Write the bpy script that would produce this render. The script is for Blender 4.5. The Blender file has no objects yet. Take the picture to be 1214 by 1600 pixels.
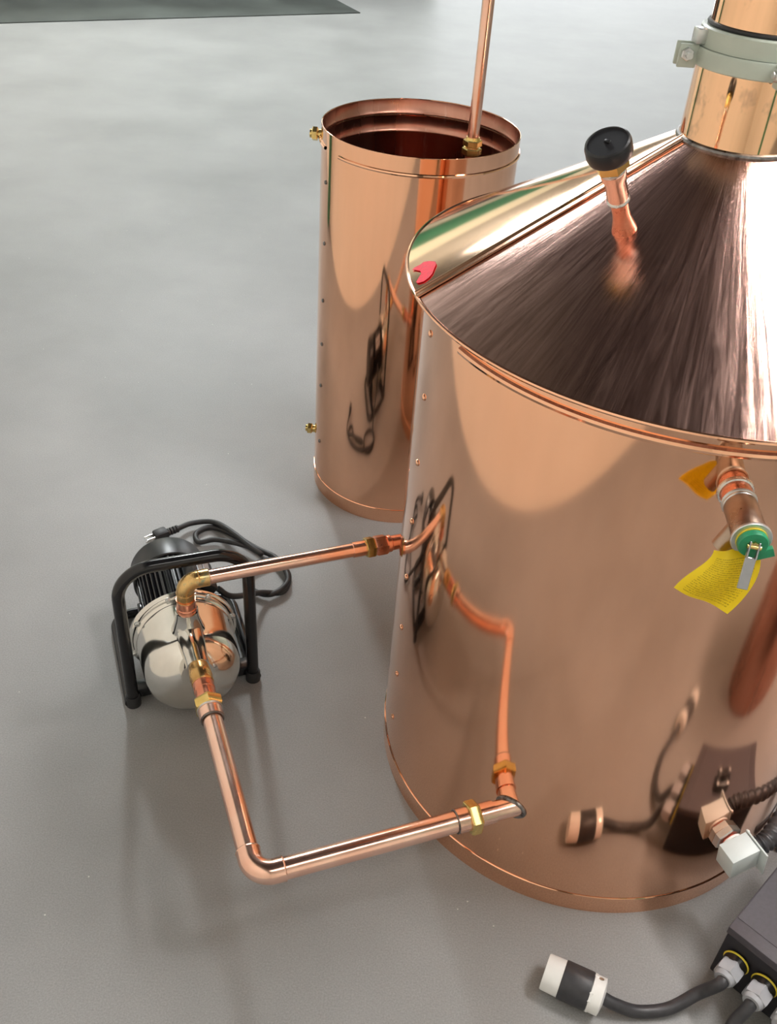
import bpy, bmesh, math, random
from mathutils import Vector, Matrix, Quaternion
from math import sin, cos, pi, radians, sqrt, atan2

random.seed(7)
SC = bpy.context.scene
COL = SC.collection
V = Vector

# ------------------------------------------------------------------ camera
HC = 1.6
FPX, PITCH, ROLL = 1535.718, radians(37.4488), radians(4.5697)
fw = V((0, cos(PITCH), -sin(PITCH)))
up0 = V((0, sin(PITCH), cos(PITCH)))
rt0 = V((1, 0, 0))
rt = rt0 * cos(ROLL) + up0 * sin(ROLL)
up = -rt0 * sin(ROLL) + up0 * cos(ROLL)
cam_d = bpy.data.cameras.new('camera')
cam = bpy.data.objects.new('camera', cam_d)
COL.objects.link(cam)
cam_d.sensor_fit = 'VERTICAL'
cam_d.sensor_height = 36.0
cam_d.lens = FPX / 1600 * 36.0
cam_d.clip_start = 0.02
mw = Matrix.Identity(4)
for i in range(3):
    mw[i][0] = rt[i]; mw[i][1] = up[i]; mw[i][2] = -fw[i]
mw[2][3] = HC
cam.matrix_world = mw
SC.camera = cam

# ------------------------------------------------------------------ world and exposure
WORLD_STRENGTH = 0.25
WINDOW_STRENGTH = 14.0
DOOR_STRENGTH = 2.8
HIGHBAY_STRENGTH = 135.0
SIDE_STRENGTH = 74.0
LAMP_STRENGTH = 7.8
SC.view_settings.view_transform = 'Standard'
SC.view_settings.look = 'None'
SC.view_settings.gamma = 1.0
SC.view_settings.use_curve_mapping = False
SC.view_settings.exposure = 0.0
wd = bpy.data.worlds.new('world')
SC.world = wd
wd.use_nodes = True
wd.node_tree.nodes['Background'].inputs[0].default_value = (0.75, 0.85, 1.0, 1)
wd.node_tree.nodes['Background'].inputs[1].default_value = WORLD_STRENGTH

# ------------------------------------------------------------------ materials
def new_mat(name):
    m = bpy.data.materials.new(name)
    m.use_nodes = True
    nt = m.node_tree
    return m, nt, nt.nodes['Principled BSDF']

def nd(nt, typ, **kw):
    n = nt.nodes.new(typ)
    for k, v in kw.items():
        if k in n.inputs: n.inputs[k].default_value = v
        else: setattr(n, k, v)
    return n

def ramp(nt, fac, stops):
    r = nt.nodes.new('ShaderNodeValToRGB')
    els = r.color_ramp.elements
    while len(els) < len(stops): els.new(0.5)
    for e, (p, c) in zip(els, stops):
        e.position = p
        e.color = (*c, 1) if len(c) == 3 else c
    nt.links.new(fac, r.inputs[0])
    return r

def simple(name, col, rough=0.5, metal=0.0, var=0.08, scale=40.0, bump=0.0, spec=0.5, coat=0.0):
    """A procedural material: colour and gloss broken up by object-space noise."""
    m, nt, b = new_mat(name)
    tc = nd(nt, 'ShaderNodeTexCoord')
    no = nd(nt, 'ShaderNodeTexNoise', Scale=scale, Detail=5.0)
    nt.links.new(tc.outputs['Object'], no.inputs['Vector'])
    lo = tuple(max(0, c * (1 - var)) for c in col)
    hi = tuple(min(1, c * (1 + var)) for c in col)
    r = ramp(nt, no.outputs['Fac'], [(0.3, lo), (0.7, hi)])
    nt.links.new(r.outputs[0], b.inputs['Base Color'])
    mr = nd(nt, 'ShaderNodeMapRange')
    mr.inputs['To Min'].default_value = rough * 0.85
    mr.inputs['To Max'].default_value = rough * 1.15
    nt.links.new(no.outputs['Fac'], mr.inputs['Value'])
    nt.links.new(mr.outputs[0], b.inputs['Roughness'])
    b.inputs['Metallic'].default_value = metal
    b.inputs['Specular IOR Level'].default_value = spec
    b.inputs['Coat Weight'].default_value = coat
    if bump:
        bp = nd(nt, 'ShaderNodeBump', Strength=bump, Distance=0.002)
        nt.links.new(no.outputs['Fac'], bp.inputs['Height'])
        nt.links.new(bp.outputs[0], b.inputs['Normal'])
    return m

def copper(name, c1, c2, r0, r1, stretch=(6, 6, 2), bump=0.0, streak=None, stain=None):
    m, nt, b = new_mat(name)
    tc = nd(nt, 'ShaderNodeTexCoord')
    mp = nd(nt, 'ShaderNodeMapping')
    mp.inputs['Scale'].default_value = stretch
    nt.links.new(tc.outputs['Object'], mp.inputs['Vector'])
    no = nd(nt, 'ShaderNodeTexNoise', Scale=1.0, Detail=6.0, Roughness=0.6)
    nt.links.new(mp.outputs[0], no.inputs['Vector'])
    r = ramp(nt, no.outputs['Fac'], [(0.32, c1), (0.68, c2)])
    colr = r.outputs[0]
    if stain:
        mp3 = nd(nt, 'ShaderNodeMapping'); mp3.inputs['Scale'].default_value = stain[0]
        nt.links.new(tc.outputs['Object'], mp3.inputs['Vector'])
        n3 = nd(nt, 'ShaderNodeTexNoise', Scale=1.0, Detail=4.0, Roughness=0.65)
        nt.links.new(mp3.outputs[0], n3.inputs['Vector'])
        rr = ramp(nt, n3.outputs['Fac'], [(stain[1], (0, 0, 0)), (stain[1] + 0.14, (1, 1, 1))])
        mx = nd(nt, 'ShaderNodeMix', data_type='RGBA')
        nt.links.new(rr.outputs[0], mx.inputs['Factor'])
        nt.links.new(colr, mx.inputs[6])
        mx.inputs[7].default_value = (*stain[2], 1)
        colr = mx.outputs[2]
    nt.links.new(colr, b.inputs['Base Color'])
    fac = no.outputs['Fac']
    if streak:
        sx = nd(nt, 'ShaderNodeSeparateXYZ'); nt.links.new(tc.outputs['Object'], sx.inputs[0])
        an = nd(nt, 'ShaderNodeMath', operation='ARCTAN2')
        nt.links.new(sx.outputs[1], an.inputs[0]); nt.links.new(sx.outputs[0], an.inputs[1])
        cb_ = nd(nt, 'ShaderNodeCombineXYZ')
        nt.links.new(an.outputs[0], cb_.inputs[0]); nt.links.new(sx.outputs[2], cb_.inputs[1])
        mp2 = nd(nt, 'ShaderNodeMapping'); mp2.inputs['Scale'].default_value = streak
        mp2.inputs['Rotation'].default_value = (0, 0, 0.25)
        nt.links.new(cb_.outputs[0], mp2.inputs['Vector'])
        n2 = nd(nt, 'ShaderNodeTexNoise', Scale=1.0, Detail=7.0, Roughness=0.75, Distortion=1.6)
        nt.links.new(mp2.outputs[0], n2.inputs['Vector'])
        fac = n2.outputs['Fac']
        rs = ramp(nt, fac, [(0.35, (0.72, 0.70, 0.69)), (0.62, (1, 1, 1))])
        ms = nd(nt, 'ShaderNodeMix', data_type='RGBA', blend_type='MULTIPLY'); ms.inputs['Factor'].default_value = 1
        nt.links.new(colr, ms.inputs[6]); nt.links.new(rs.outputs[0], ms.inputs[7])
        nt.links.new(ms.outputs[2], b.inputs['Base Color'])
    mr = nd(nt, 'ShaderNodeMapRange')
    mr.inputs['From Min'].default_value = 0.3; mr.inputs['From Max'].default_value = 0.7
    mr.inputs['To Min'].default_value = r0; mr.inputs['To Max'].default_value = r1
    nt.links.new(fac, mr.inputs['Value'])
    nt.links.new(mr.outputs[0], b.inputs['Roughness'])
    b.inputs['Metallic'].default_value = 1.0
    if bump:
        bp = nd(nt, 'ShaderNodeBump', Strength=bump, Distance=0.001)
        nt.links.new(fac, bp.inputs['Height'])
        nt.links.new(bp.outputs[0], b.inputs['Normal'])
    return m

def emission(name, col, strength):
    m, nt, b = new_mat(name)
    nt.nodes.remove(b)
    e = nd(nt, 'ShaderNodeEmission')
    e.inputs[0].default_value = (*col, 1); e.inputs[1].default_value = strength
    nt.links.new(e.outputs[0], nt.nodes['Material Output'].inputs[0])
    return m

def floor_mat():
    m, nt, b = new_mat('sealed_concrete')
    tc = nd(nt, 'ShaderNodeTexCoord')
    n1 = nd(nt, 'ShaderNodeTexNoise', Scale=1.6, Detail=5.0, Roughness=0.6)
    n2 = nd(nt, 'ShaderNodeTexNoise', Scale=330.0, Detail=4.0, Roughness=0.7)
    n3 = nd(nt, 'ShaderNodeTexVoronoi', Scale=28.0)
    for n in (n1, n2, n3): nt.links.new(tc.outputs['Object'], n.inputs['Vector'])
    r1 = ramp(nt, n1.outputs['Fac'], [(0.3, (0.25, 0.25, 0.252)), (0.7, (0.325, 0.325, 0.327))])
    r2 = ramp(nt, n2.outputs['Fac'], [(0.3, (0.8, 0.8, 0.8)), (0.7, (1.15, 1.15, 1.14))])
    mu = nd(nt, 'ShaderNodeMix', data_type='RGBA', blend_type='MULTIPLY')
    mu.inputs['Factor'].default_value = 1
    nt.links.new(r1.outputs[0], mu.inputs[6]); nt.links.new(r2.outputs[0], mu.inputs[7])
    # sparse pale grit specks
    r3 = ramp(nt, n3.outputs['Distance'], [(0.03, (1, 1, 1)), (0.05, (0, 0, 0))])
    wn = nd(nt, 'ShaderNodeTexNoise', Scale=9.0, Detail=2.0)
    nt.links.new(tc.outputs['Object'], wn.inputs['Vector'])
    r4 = ramp(nt, wn.outputs['Fac'], [(0.55, (0, 0, 0)), (0.6, (1, 1, 1))])
    mm = nd(nt, 'ShaderNodeMath', operation='MULTIPLY')
    nt.links.new(r3.outputs[0], mm.inputs[0]); nt.links.new(r4.outputs[0], mm.inputs[1])
    mx = nd(nt, 'ShaderNodeMix', data_type='RGBA')
    nt.links.new(mm.outputs[0], mx.inputs['Factor'])
    nt.links.new(mu.outputs[2], mx.inputs[6]); mx.inputs[7].default_value = (0.62, 0.61, 0.58, 1)
    nt.links.new(mx.outputs[2], b.inputs['Base Color'])
    mr = nd(nt, 'ShaderNodeMapRange')
    mr.inputs['To Min'].default_value = 0.38; mr.inputs['To Max'].default_value = 0.56
    nt.links.new(n1.outputs['Fac'], mr.inputs['Value'])
    nt.links.new(mr.outputs[0], b.inputs['Roughness'])
    b.inputs['Specular IOR Level'].default_value = 0.28
    bp = nd(nt, 'ShaderNodeBump', Strength=0.03, Distance=0.001)
    nt.links.new(n2.outputs['Fac'], bp.inputs['Height'])
    nt.links.new(bp.outputs[0], b.inputs['Normal'])
    return m

def tag_mat():
    """Yellow plastic tag with rows of fine unreadable print, as in the photo."""
    m, nt, b = new_mat('yellow_tag')
    tc = nd(nt, 'ShaderNodeTexCoord')
    sp = nd(nt, 'ShaderNodeSeparateXYZ'); nt.links.new(tc.outputs['UV'], sp.inputs[0])
    row = nd(nt, 'ShaderNodeMath', operation='MULTIPLY'); row.inputs[1].default_value = 26
    nt.links.new(sp.outputs[1], row.inputs[0])
    fr = nd(nt, 'ShaderNodeMath', operation='FRACT'); nt.links.new(row.outputs[0], fr.inputs[0])
    gt = nd(nt, 'ShaderNodeMath', operation='GREATER_THAN'); gt.inputs[1].default_value = 0.52
    nt.links.new(fr.outputs[0], gt.inputs[0])
    mp = nd(nt, 'ShaderNodeMapping'); mp.inputs['Scale'].default_value = (70, 26, 1)
    nt.links.new(tc.outputs['UV'], mp.inputs[0])
    no = nd(nt, 'ShaderNodeTexNoise', Scale=1.0, Detail=3.0)
    nt.links.new(mp.outputs[0], no.inputs['Vector'])
    g2 = nd(nt, 'ShaderNodeMath', operation='GREATER_THAN'); g2.inputs[1].default_value = 0.47
    nt.links.new(no.outputs['Fac'], g2.inputs[0])
    mu = nd(nt, 'ShaderNodeMath', operation='MULTIPLY')
    nt.links.new(gt.outputs[0], mu.inputs[0]); nt.links.new(g2.outputs[0], mu.inputs[1])
    # margin
    def band(sock, lo, hi):
        a = nd(nt, 'ShaderNodeMath', operation='GREATER_THAN'); a.inputs[1].default_value = lo
        c = nd(nt, 'ShaderNodeMath', operation='LESS_THAN'); c.inputs[1].default_value = hi
        nt.links.new(sock, a.inputs[0]); nt.links.new(sock, c.inputs[0])
        d = nd(nt, 'ShaderNodeMath', operation='MULTIPLY')
        nt.links.new(a.outputs[0], d.inputs[0]); nt.links.new(c.outputs[0], d.inputs[1])
        return d.outputs[0]
    bx = band(sp.outputs[0], 0.1, 0.9); by = band(sp.outputs[1], 0.06, 0.86)
    m2 = nd(nt, 'ShaderNodeMath', operation='MULTIPLY'); nt.links.new(bx, m2.inputs[0]); nt.links.new(by, m2.inputs[1])
    m3 = nd(nt, 'ShaderNodeMath', operation='MULTIPLY'); nt.links.new(m2.outputs[0], m3.inputs[0]); nt.links.new(mu.outputs[0], m3.inputs[1])
    m4 = nd(nt, 'ShaderNodeMath', operation='MULTIPLY'); nt.links.new(m3.outputs[0], m4.inputs[0]); m4.inputs[1].default_value = 0.45
    mx = nd(nt, 'ShaderNodeMix', data_type='RGBA')
    nt.links.new(m4.outputs[0], mx.inputs['Factor'])
    mx.inputs[6].default_value = (1.0, 0.83, 0.03, 1); mx.inputs[7].default_value = (0.25, 0.17, 0.0, 1)
    nt.links.new(mx.outputs[2], b.inputs['Base Color'])
    b.inputs['Roughness'].default_value = 0.5
    return m

M = {
    'floor': floor_mat(),
    'wall': simple('cream_wall_paint', (0.88, 0.83, 0.74), 0.6, var=0.03, scale=3),
    'upper_wall': simple('dim_upper_wall_paint', (0.16, 0.145, 0.12), 0.7, var=0.15, scale=2),
    'far_wall': simple('pale_wall_paint', (0.52, 0.49, 0.38), 0.6, var=0.05, scale=2),
    'ceil': simple('dark_ceiling', (0.085, 0.070, 0.070), 0.8, var=0.4, scale=1.5),
    'base': simple('dark_baseboard', (0.03, 0.032, 0.035), 0.5),
    'green': simple('green_paint', (0.03, 0.16, 0.08), 0.45, var=0.2, scale=3),
    'copper': copper('polished_copper', (0.93, 0.515, 0.325), (0.95, 0.565, 0.38), 0.055, 0.10, (3, 3, 1.2)),
    'copper_lid': copper('mirror_copper', (0.88, 0.60, 0.40), (0.93, 0.66, 0.47), 0.06, 0.12, (3, 3, 3)),
    'copper_brush': copper('brushed_copper', (0.76, 0.48, 0.40), (0.88, 0.58, 0.49), 0.10, 0.24, (3, 3, 3),
                           0.2, streak=(30, 10, 1)),
    'copper_neck': copper('neck_copper', (0.93, 0.56, 0.33), (0.95, 0.60, 0.37), 0.05, 0.09, (5, 5, 3),
                          stain=((17, 17, 12), 0.57, (0.45, 0.28, 0.20))),
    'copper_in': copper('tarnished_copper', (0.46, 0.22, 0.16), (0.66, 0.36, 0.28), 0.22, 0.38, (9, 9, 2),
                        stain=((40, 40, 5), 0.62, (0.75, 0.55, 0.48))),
    'pipe': copper('pipe_copper', (0.92, 0.53, 0.40), (0.96, 0.66, 0.53), 0.14, 0.24, (14, 14, 14)),
    'pipe_red': copper('red_pipe_copper', (0.70, 0.25, 0.15), (0.88, 0.42, 0.28), 0.22, 0.36, (30, 30, 30)),
    'brass': copper('brass', (0.70, 0.50, 0.16), (0.86, 0.66, 0.27), 0.2, 0.3, (30, 30, 30)),
    'brass_old': copper('tarnished_brass', (0.55, 0.32, 0.12), (0.86, 0.60, 0.26), 0.22, 0.36, (26, 26, 26),
                        stain=((45, 45, 45), 0.6, (0.30, 0.36, 0.26))),
    'steel': copper('stainless_steel', (0.70, 0.68, 0.63), (0.80, 0.78, 0.73), 0.07, 0.14, (10, 10, 10)),
    'zinc': copper('zinc_steel', (0.60, 0.61, 0.61), (0.75, 0.76, 0.76), 0.28, 0.42, (30, 30, 30)),
    'leversteel': copper('dull_lever_steel', (0.36, 0.37, 0.40), (0.46, 0.47, 0.50), 0.35, 0.5, (40, 40, 40)),
    'solder': copper('solder', (0.62, 0.62, 0.60), (0.80, 0.80, 0.78), 0.18, 0.34, (60, 60, 60)),
    'solder_dark': copper('dark_solder', (0.10, 0.09, 0.09), (0.36, 0.35, 0.34), 0.25, 0.45, (70, 70, 70)),
    'clampgrey': simple('sage_grey_paint', (0.46, 0.52, 0.46), 0.35, var=0.04, spec=0.5),
    'boxgrey': simple('light_grey_paint', (0.58, 0.65, 0.66), 0.42, var=0.03),
    'black': simple('black_paint', (0.010, 0.010, 0.012), 0.16, var=0.2),
    'blackplastic': simple('black_plastic', (0.011, 0.011, 0.013), 0.34, var=0.2),
    'rubber': simple('black_rubber', (0.02, 0.02, 0.022), 0.5, var=0.2, scale=90),
    'floorshade': simple('floor_shade_dark', (0.055, 0.062, 0.058), 0.7, var=0.5, scale=1.5),  # shade put into the colour of the added floor sheet
    'cable': simple('dark_cable_jacket', (0.035, 0.035, 0.04), 0.45, var=0.2, scale=90),
    'boxdark': simple('dark_grey_enclosure', (0.062, 0.055, 0.066), 0.55, var=0.12, scale=160, bump=0.1),
    'boxblack': simple('black_enclosure', (0.012, 0.011, 0.016), 0.55, var=0.15, scale=160),
    'glandgrey': simple('grey_nylon', (0.36, 0.37, 0.40), 0.4, var=0.06),
    'white': simple('white_nylon', (0.82, 0.83, 0.82), 0.35, var=0.03),
    'yellow': simple('yellow_gasket', (0.75, 0.60, 0.05), 0.5),
    'greenplastic': simple('green_plastic', (0.02, 0.26, 0.12), 0.35, var=0.25, scale=60),
    'label': simple('silver_label', (0.42, 0.45, 0.48), 0.3, metal=0.4, var=0.15),
    'pinkmark': simple('pink_red_marker', (0.86, 0.012, 0.05), 0.6, var=0.15, scale=200),
    'redfiber': simple('red_fibre_washer', (0.62, 0.10, 0.04), 0.5),
    'ironbrown': copper('grey_brown_metal', (0.34, 0.25, 0.19), (0.46, 0.36, 0.29), 0.25, 0.4, (30, 30, 30)),
    'tag': tag_mat(),
    'window': emission('window_daylight', (0.93, 0.97, 1.0), WINDOW_STRENGTH),
    'door_light': emission('door_daylight', (0.95, 0.98, 1.0), DOOR_STRENGTH),
    'highbay': emission('cool_lamp_diffuser', (0.95, 1.0, 0.99), HIGHBAY_STRENGTH),
    'sidelamp': emission('warm_lamp_diffuser', (1.0, 0.965, 0.94), SIDE_STRENGTH),
    'lamp': emission('lamp_diffuser', (1.0, 0.96, 0.90), LAMP_STRENGTH),
}

# ------------------------------------------------------------------ helpers
ORG = {}          # world origin of every object's local frame

def thing(name, label, cat, loc=(0, 0, 0), group=None):
    o = bpy.data.objects.new(name, None)
    o.empty_display_size = 0.05
    COL.objects.link(o)
    o.location = loc
    o['label'] = label; o['category'] = cat
    if group: o['group'] = group
    ORG[o] = V(loc)
    return o

def obj(name, bm, mat, parent=None, loc=(0, 0, 0), angle=32, label=None, smooth=True):
    """Link a bmesh given in world coordinates as ONE mesh object."""
    org = ORG[parent] if parent else V(loc)
    bmesh.ops.translate(bm, verts=bm.verts, vec=-org)
    bmesh.ops.recalc_face_normals(bm, faces=bm.faces)
    me = bpy.data.meshes.new(name)
    bm.to_mesh(me); bm.free()
    if smooth:
        for p in me.polygons: p.use_smooth = True
        me.set_sharp_from_angle(angle=radians(angle))
    me.materials.append(M[mat] if isinstance(mat, str) else mat)
    o = bpy.data.objects.new(name, me)
    COL.objects.link(o)
    if parent: o.parent = parent
    else: o.location = org
    ORG[o] = org
    if label: o['label'] = label
    return o

def tag(o, label, cat, group=None):
    o['label'] = label; o['category'] = cat
    if group: o['group'] = group

def struct(name, bm, mat):
    o = obj(name, bm, mat, smooth=False)
    o['kind'] = 'structure'
    return o

def dup(root, loc, label, group=None):
    r = root.copy(); COL.objects.link(r); r.location = loc; r['label'] = label
    if group: r['group'] = group
    for ch in list(root.children):
        c = ch.copy(); COL.objects.link(c); c.parent = r
        for g in ch.children:
            d = g.copy(); COL.objects.link(d); d.parent = c
    return r

def frame(axis, xhint=None):
    z = V(axis).normalized()
    h = V(xhint) if xhint is not None else (V((0, 0, 1)) if abs(z.z) < 0.9 else V((1, 0, 0)))
    x = (h - z * h.dot(z)).normalized()
    y = z.cross(x)
    return x, y, z

def lathe(bm, o, axis, prof, seg=48, a0=0.0, a1=2 * pi, xhint=None, cap=False):
    """prof: list of (radius, height along axis)."""
    x, y, z = frame(axis, xhint)
    o = V(o)
    full = abs(a1 - a0 - 2 * pi) < 1e-6
    n = seg if full else seg + 1
    rings = []
    for r, h in prof:
        if r < 1e-6:
            rings.append([bm.verts.new(o + z * h)])
        else:
            rings.append([bm.verts.new(o + z * h + (x * cos(a0 + (a1 - a0) * i / seg) + y * sin(a0 + (a1 - a0) * i / seg)) * r) for i in range(n)])
    for A, B in zip(rings[:-1], rings[1:]):
        for i in range(seg):
            j = (i + 1) % n
            if len(A) == 1 and len(B) == 1: continue
            if len(A) == 1: bm.faces.new((A[0], B[j], B[i]))
            elif len(B) == 1: bm.faces.new((A[i], A[j], B[0]))
            else: bm.faces.new((A[i], A[j], B[j], B[i]))
    if cap and full:
        if len(rings[0]) > 2: bm.faces.new(rings[0][::-1])
        if len(rings[-1]) > 2: bm.faces.new(rings[-1])
    return rings

def torus(bm, o, axis, R, r, seg=48, rs=10, a0=0, a1=2 * pi, xhint=None):
    prof = [(R + r * cos(2 * pi * k / rs), r * sin(2 * pi * k / rs)) for k in range(rs + 1)]
    lathe(bm, o, axis, prof, seg, a0, a1, xhint)
    bmesh.ops.remove_doubles(bm, verts=bm.verts, dist=1e-6)

def box(bm, c, ax, ay, az, dims, bevel=0.0, seg=2):
    ax, ay, az = V(ax).normalized(), V(ay).normalized(), V(az).normalized()
    b2 = bmesh.new()
    bmesh.ops.create_cube(b2, size=1.0)
    for v in b2.verts:
        v.co = V((v.co.x * dims[0], v.co.y * dims[1], v.co.z * dims[2]))
    if bevel:
        bmesh.ops.bevel(b2, geom=list(b2.edges), offset=bevel, segments=seg, profile=0.5, affect='EDGES')
    for v in b2.verts:
        v.co = V(c) + ax * v.co.x + ay * v.co.y + az * v.co.z
    me = bpy.data.meshes.new('tmp'); b2.to_mesh(me); b2.free()
    bm.from_mesh(me); bpy.data.meshes.remove(me)
    return bm

def fillet(pts, r, n=8):
    """Round the corners of a polyline."""
    pts = [V(p) for p in pts]
    rs = r if isinstance(r, (list, tuple)) else [r] * len(pts)
    out = [pts[0]]
    for i in range(1, len(pts) - 1):
        a, b, c = pts[i - 1], pts[i], pts[i + 1]
        d1, d2 = (a - b).normalized(), (c - b).normalized()
        ang = d1.angle(d2)
        if ang > pi - 0.02 or rs[i] <= 0:
            out.append(b); continue
        t = min(rs[i] / math.tan(ang / 2), 0.49 * (a - b).length if i > 1 else 0.98 * (a - b).length,
                0.49 * (c - b).length if i < len(pts) - 2 else 0.98 * (c - b).length)
        p0, p1 = b + d1 * t, b + d2 * t
        rad = t * math.tan(ang / 2)
        bis = (d1 + d2).normalized()
        cen = b + bis * (rad / sin(ang / 2))
        u, w = (p0 - cen), (p1 - cen)
        th = u.angle(w); axq = u.cross(w).normalized()
        for k in range(n + 1):
            out.append(cen + Quaternion(axq, th * k / n) @ u)
    out.append(pts[-1])
    return out

def spline(pts, n=10):
    """Catmull-Rom through the points."""
    P = [V(p) for p in pts]
    P = [P[0] * 2 - P[1]] + P + [P[-1] * 2 - P[-2]]
    out = []
    for i in range(1, len(P) - 2):
        a, b, c, d = P[i - 1:i + 3]
        for k in range(n):
            t = k / n
            out.append(0.5 * ((2 * b) + (c - a) * t + (2 * a - 5 * b + 4 * c - d) * t * t + (3 * b - a - 3 * c + d) * t ** 3))
    out.append(P[-2])
    return out

def tube(bm, pts, r, seg=20, cap=True, ribs=None):
    pts = [V(p) for p in pts]
    q = [pts[0]]
    for p in pts[1:]:
        if (p - q[-1]).length > 1e-5: q.append(p)
    pts = q
    T = []
    for i in range(len(pts)):
        a = pts[max(i - 1, 0)]; b = pts[min(i + 1, len(pts) - 1)]
        T.append((b - a).normalized())
    x, y, z = frame(T[0])
    rings = []
    for i, p in enumerate(pts):
        if i:
            qd = T[i - 1].rotation_difference(T[i]); x = qd @ x
        x = (x - T[i] * x.dot(T[i])).normalized(); y = T[i].cross(x)
        rr = r(i) if callable(r) else r
        rings.append([bm.verts.new(p + (x * cos(2 * pi * k / seg) + y * sin(2 * pi * k / seg)) * rr) for k in range(seg)])
    for A, B in zip(rings[:-1], rings[1:]):
        for k in range(seg):
            j = (k + 1) % seg
            bm.faces.new((A[k], A[j], B[j], B[k]))
    if cap:
        bm.faces.new(rings[0][::-1]); bm.faces.new(rings[-1])
    return bm

def hexnut(bm, o, axis, r, h, cham=0.12, hole=None, xhint=None):
    """Hexagonal nut: flats, chamfered corners."""
    x, y, z = frame(axis, xhint)
    o = V(o)
    def hexr(rad, hh): return [bm.verts.new(o + z * hh + (x * cos(pi * k / 3) + y * sin(pi * k / 3)) * rad) for k in range(6)]
    R = [hexr(r * (1 - cham), 0), hexr(r, h * 0.14), hexr(r, h * 0.86), hexr(r * (1 - cham), h)]
    for A, B in zip(R[:-1], R[1:]):
        for k in range(6):
            j = (k + 1) % 6
            bm.faces.new((A[k], A[j], B[j], B[k]))
    bm.faces.new(R[0][::-1]); bm.faces.new(R[-1])
    return bm

def NB(): return bmesh.new()

# ------------------------------------------------------------------ room (turned to the pipes' direction)
E1 = V((0.9258, 0.3780, 0)); E2 = V((-0.3780, 0.9258, 0)); UZ = V((0, 0, 1))
RO = V((-0.40, -0.43, 0))
def RW(u, v, z): return RO + E1 * u + E2 * v + UZ * z
U1, V0, V1, HZ = 8.5, -2.6, 9.15, 6.2

def rbox(u0, u1, v0, v1, z0, z1, bm=None):
    bm = bm or NB()
    return box(bm, RW((u0 + u1) / 2, (v0 + v1) / 2, (z0 + z1) / 2), E1, E2, UZ, (u1 - u0, v1 - v0, z1 - z0))

struct('floor', rbox(-0.2, U1 + 0.2, V0 - 0.2, V1 + 0.2, -0.1, 0.0), 'floor')
struct('ceiling', rbox(-0.2, U1 + 0.2, V0 - 0.2, V1 + 0.2, HZ, HZ + 0.1), 'ceil')
wl = struct('wall_left', rbox(-0.15, 0.0, V0 - 0.2, V1 + 0.2, 0, 2.6), 'wall')
obj('upper_wall', rbox(-0.15, 0.0, V0 - 0.2, V1 + 0.2, 2.6, HZ), 'upper_wall', wl, smooth=False)
struct('wall_right', rbox(U1, U1 + 0.15, V0 - 0.2, V1 + 0.2, 0, HZ), 'far_wall')
struct('wall_back', rbox(0, U1, V0 - 0.15, V0, 0, HZ), 'wall')
# far wall with a high strip of windows
WZ0, WZ1, WU0, WU1 = 4.1, 5.9, 0.8, 3.6
UW = 2.7
wf = struct('wall_far', rbox(0, U1, V1, V1 + 0.15, 0, UW), 'far_wall')
bm = rbox(0, U1, V1, V1 + 0.15, UW, WZ0)
rbox(0, U1, V1, V1 + 0.15, WZ1, HZ, bm); rbox(0, WU0, V1, V1 + 0.15, WZ0, WZ1, bm); rbox(WU1, U1, V1, V1 + 0.15, WZ0, WZ1, bm)
obj('upper_wall', bm, 'upper_wall', wf, smooth=False)
nwin = 2
for i in range(nwin):
    a = WU0 + (WU1 - WU0) * i / nwin; b = WU0 + (WU1 - WU0) * (i + 1) / nwin
    f = NB()
    t = 0.05
    rbox(a, a + t, V1 - 0.02, V1 + 0.1, WZ0, WZ1, f); rbox(b - t, b, V1 - 0.02, V1 + 0.1, WZ0, WZ1, f)
    rbox(a, b, V1 - 0.02, V1 + 0.1, WZ0, WZ0 + t, f); rbox(a, b, V1 - 0.02, V1 + 0.1, WZ1 - t, WZ1, f)
    rbox(a, b, V1, V1 + 0.08, (WZ0 + WZ1) / 2 - 0.02, (WZ0 + WZ1) / 2 + 0.02, f)
    w = struct('window_%d' % (i + 1), f, 'far_wall')
    g = obj('pane', rbox(a + t, b - t, V1 + 0.05, V1 + 0.06, WZ0 + t, WZ1 - t), 'window', w, smooth=False)
# dark skirting and a green door panel low on the far wall
struct('baseboard_far', rbox(0, 4.1, V1 - 0.025, V1, 0, 0.5), 'base')
struct('trim_2', rbox(1.4, 3.9, V1 - 0.05, V1, 1.0, 2.0), 'green')
# tall translucent roller door on the right of the far wall
bm = rbox(4.1, 4.2, V1 - 0.06, V1, 0, 3.1); rbox(7.8, 7.9, V1 - 0.06, V1, 0, 3.1, bm); rbox(4.1, 7.9, V1 - 0.06, V1, 3.0, 3.1, bm)
for k in range(1, 6): rbox(4.2, 7.8, V1 - 0.05, V1, k * 0.5 - 0.01, k * 0.5 + 0.01, bm)
d1 = struct('door_1', bm, 'clampgrey')
obj('pane', rbox(4.2, 7.8, V1 - 0.03, V1 - 0.01, 0.02, 3.0), 'door_light', d1, smooth=False)
mo = RW(1.70, 8.515, 0)  # dark sheet added on the far floor in place of soft shade
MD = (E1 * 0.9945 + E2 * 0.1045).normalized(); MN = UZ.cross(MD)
mt = obj('shade_sheet', box(NB(), mo + UZ * 0.004, MD, MN, UZ, (3.0, 0.82, 0.008), 0.003), 'floorshade', loc=tuple(mo))
tag(mt, 'dark sheet added as soft shade along the far wall at the top left of the floor', 'mat')  # not a real mat: sheet added only as soft shade
struct('trim_3', box(NB(), V((1.45, -0.40, 1.5)), E1, E2, UZ, (0.12, 0.12, 3.0)), 'green')
struct('trim_1', rbox(0.0, 0.16, 3.9, 4.06, 0, 3.0), 'green')

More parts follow.
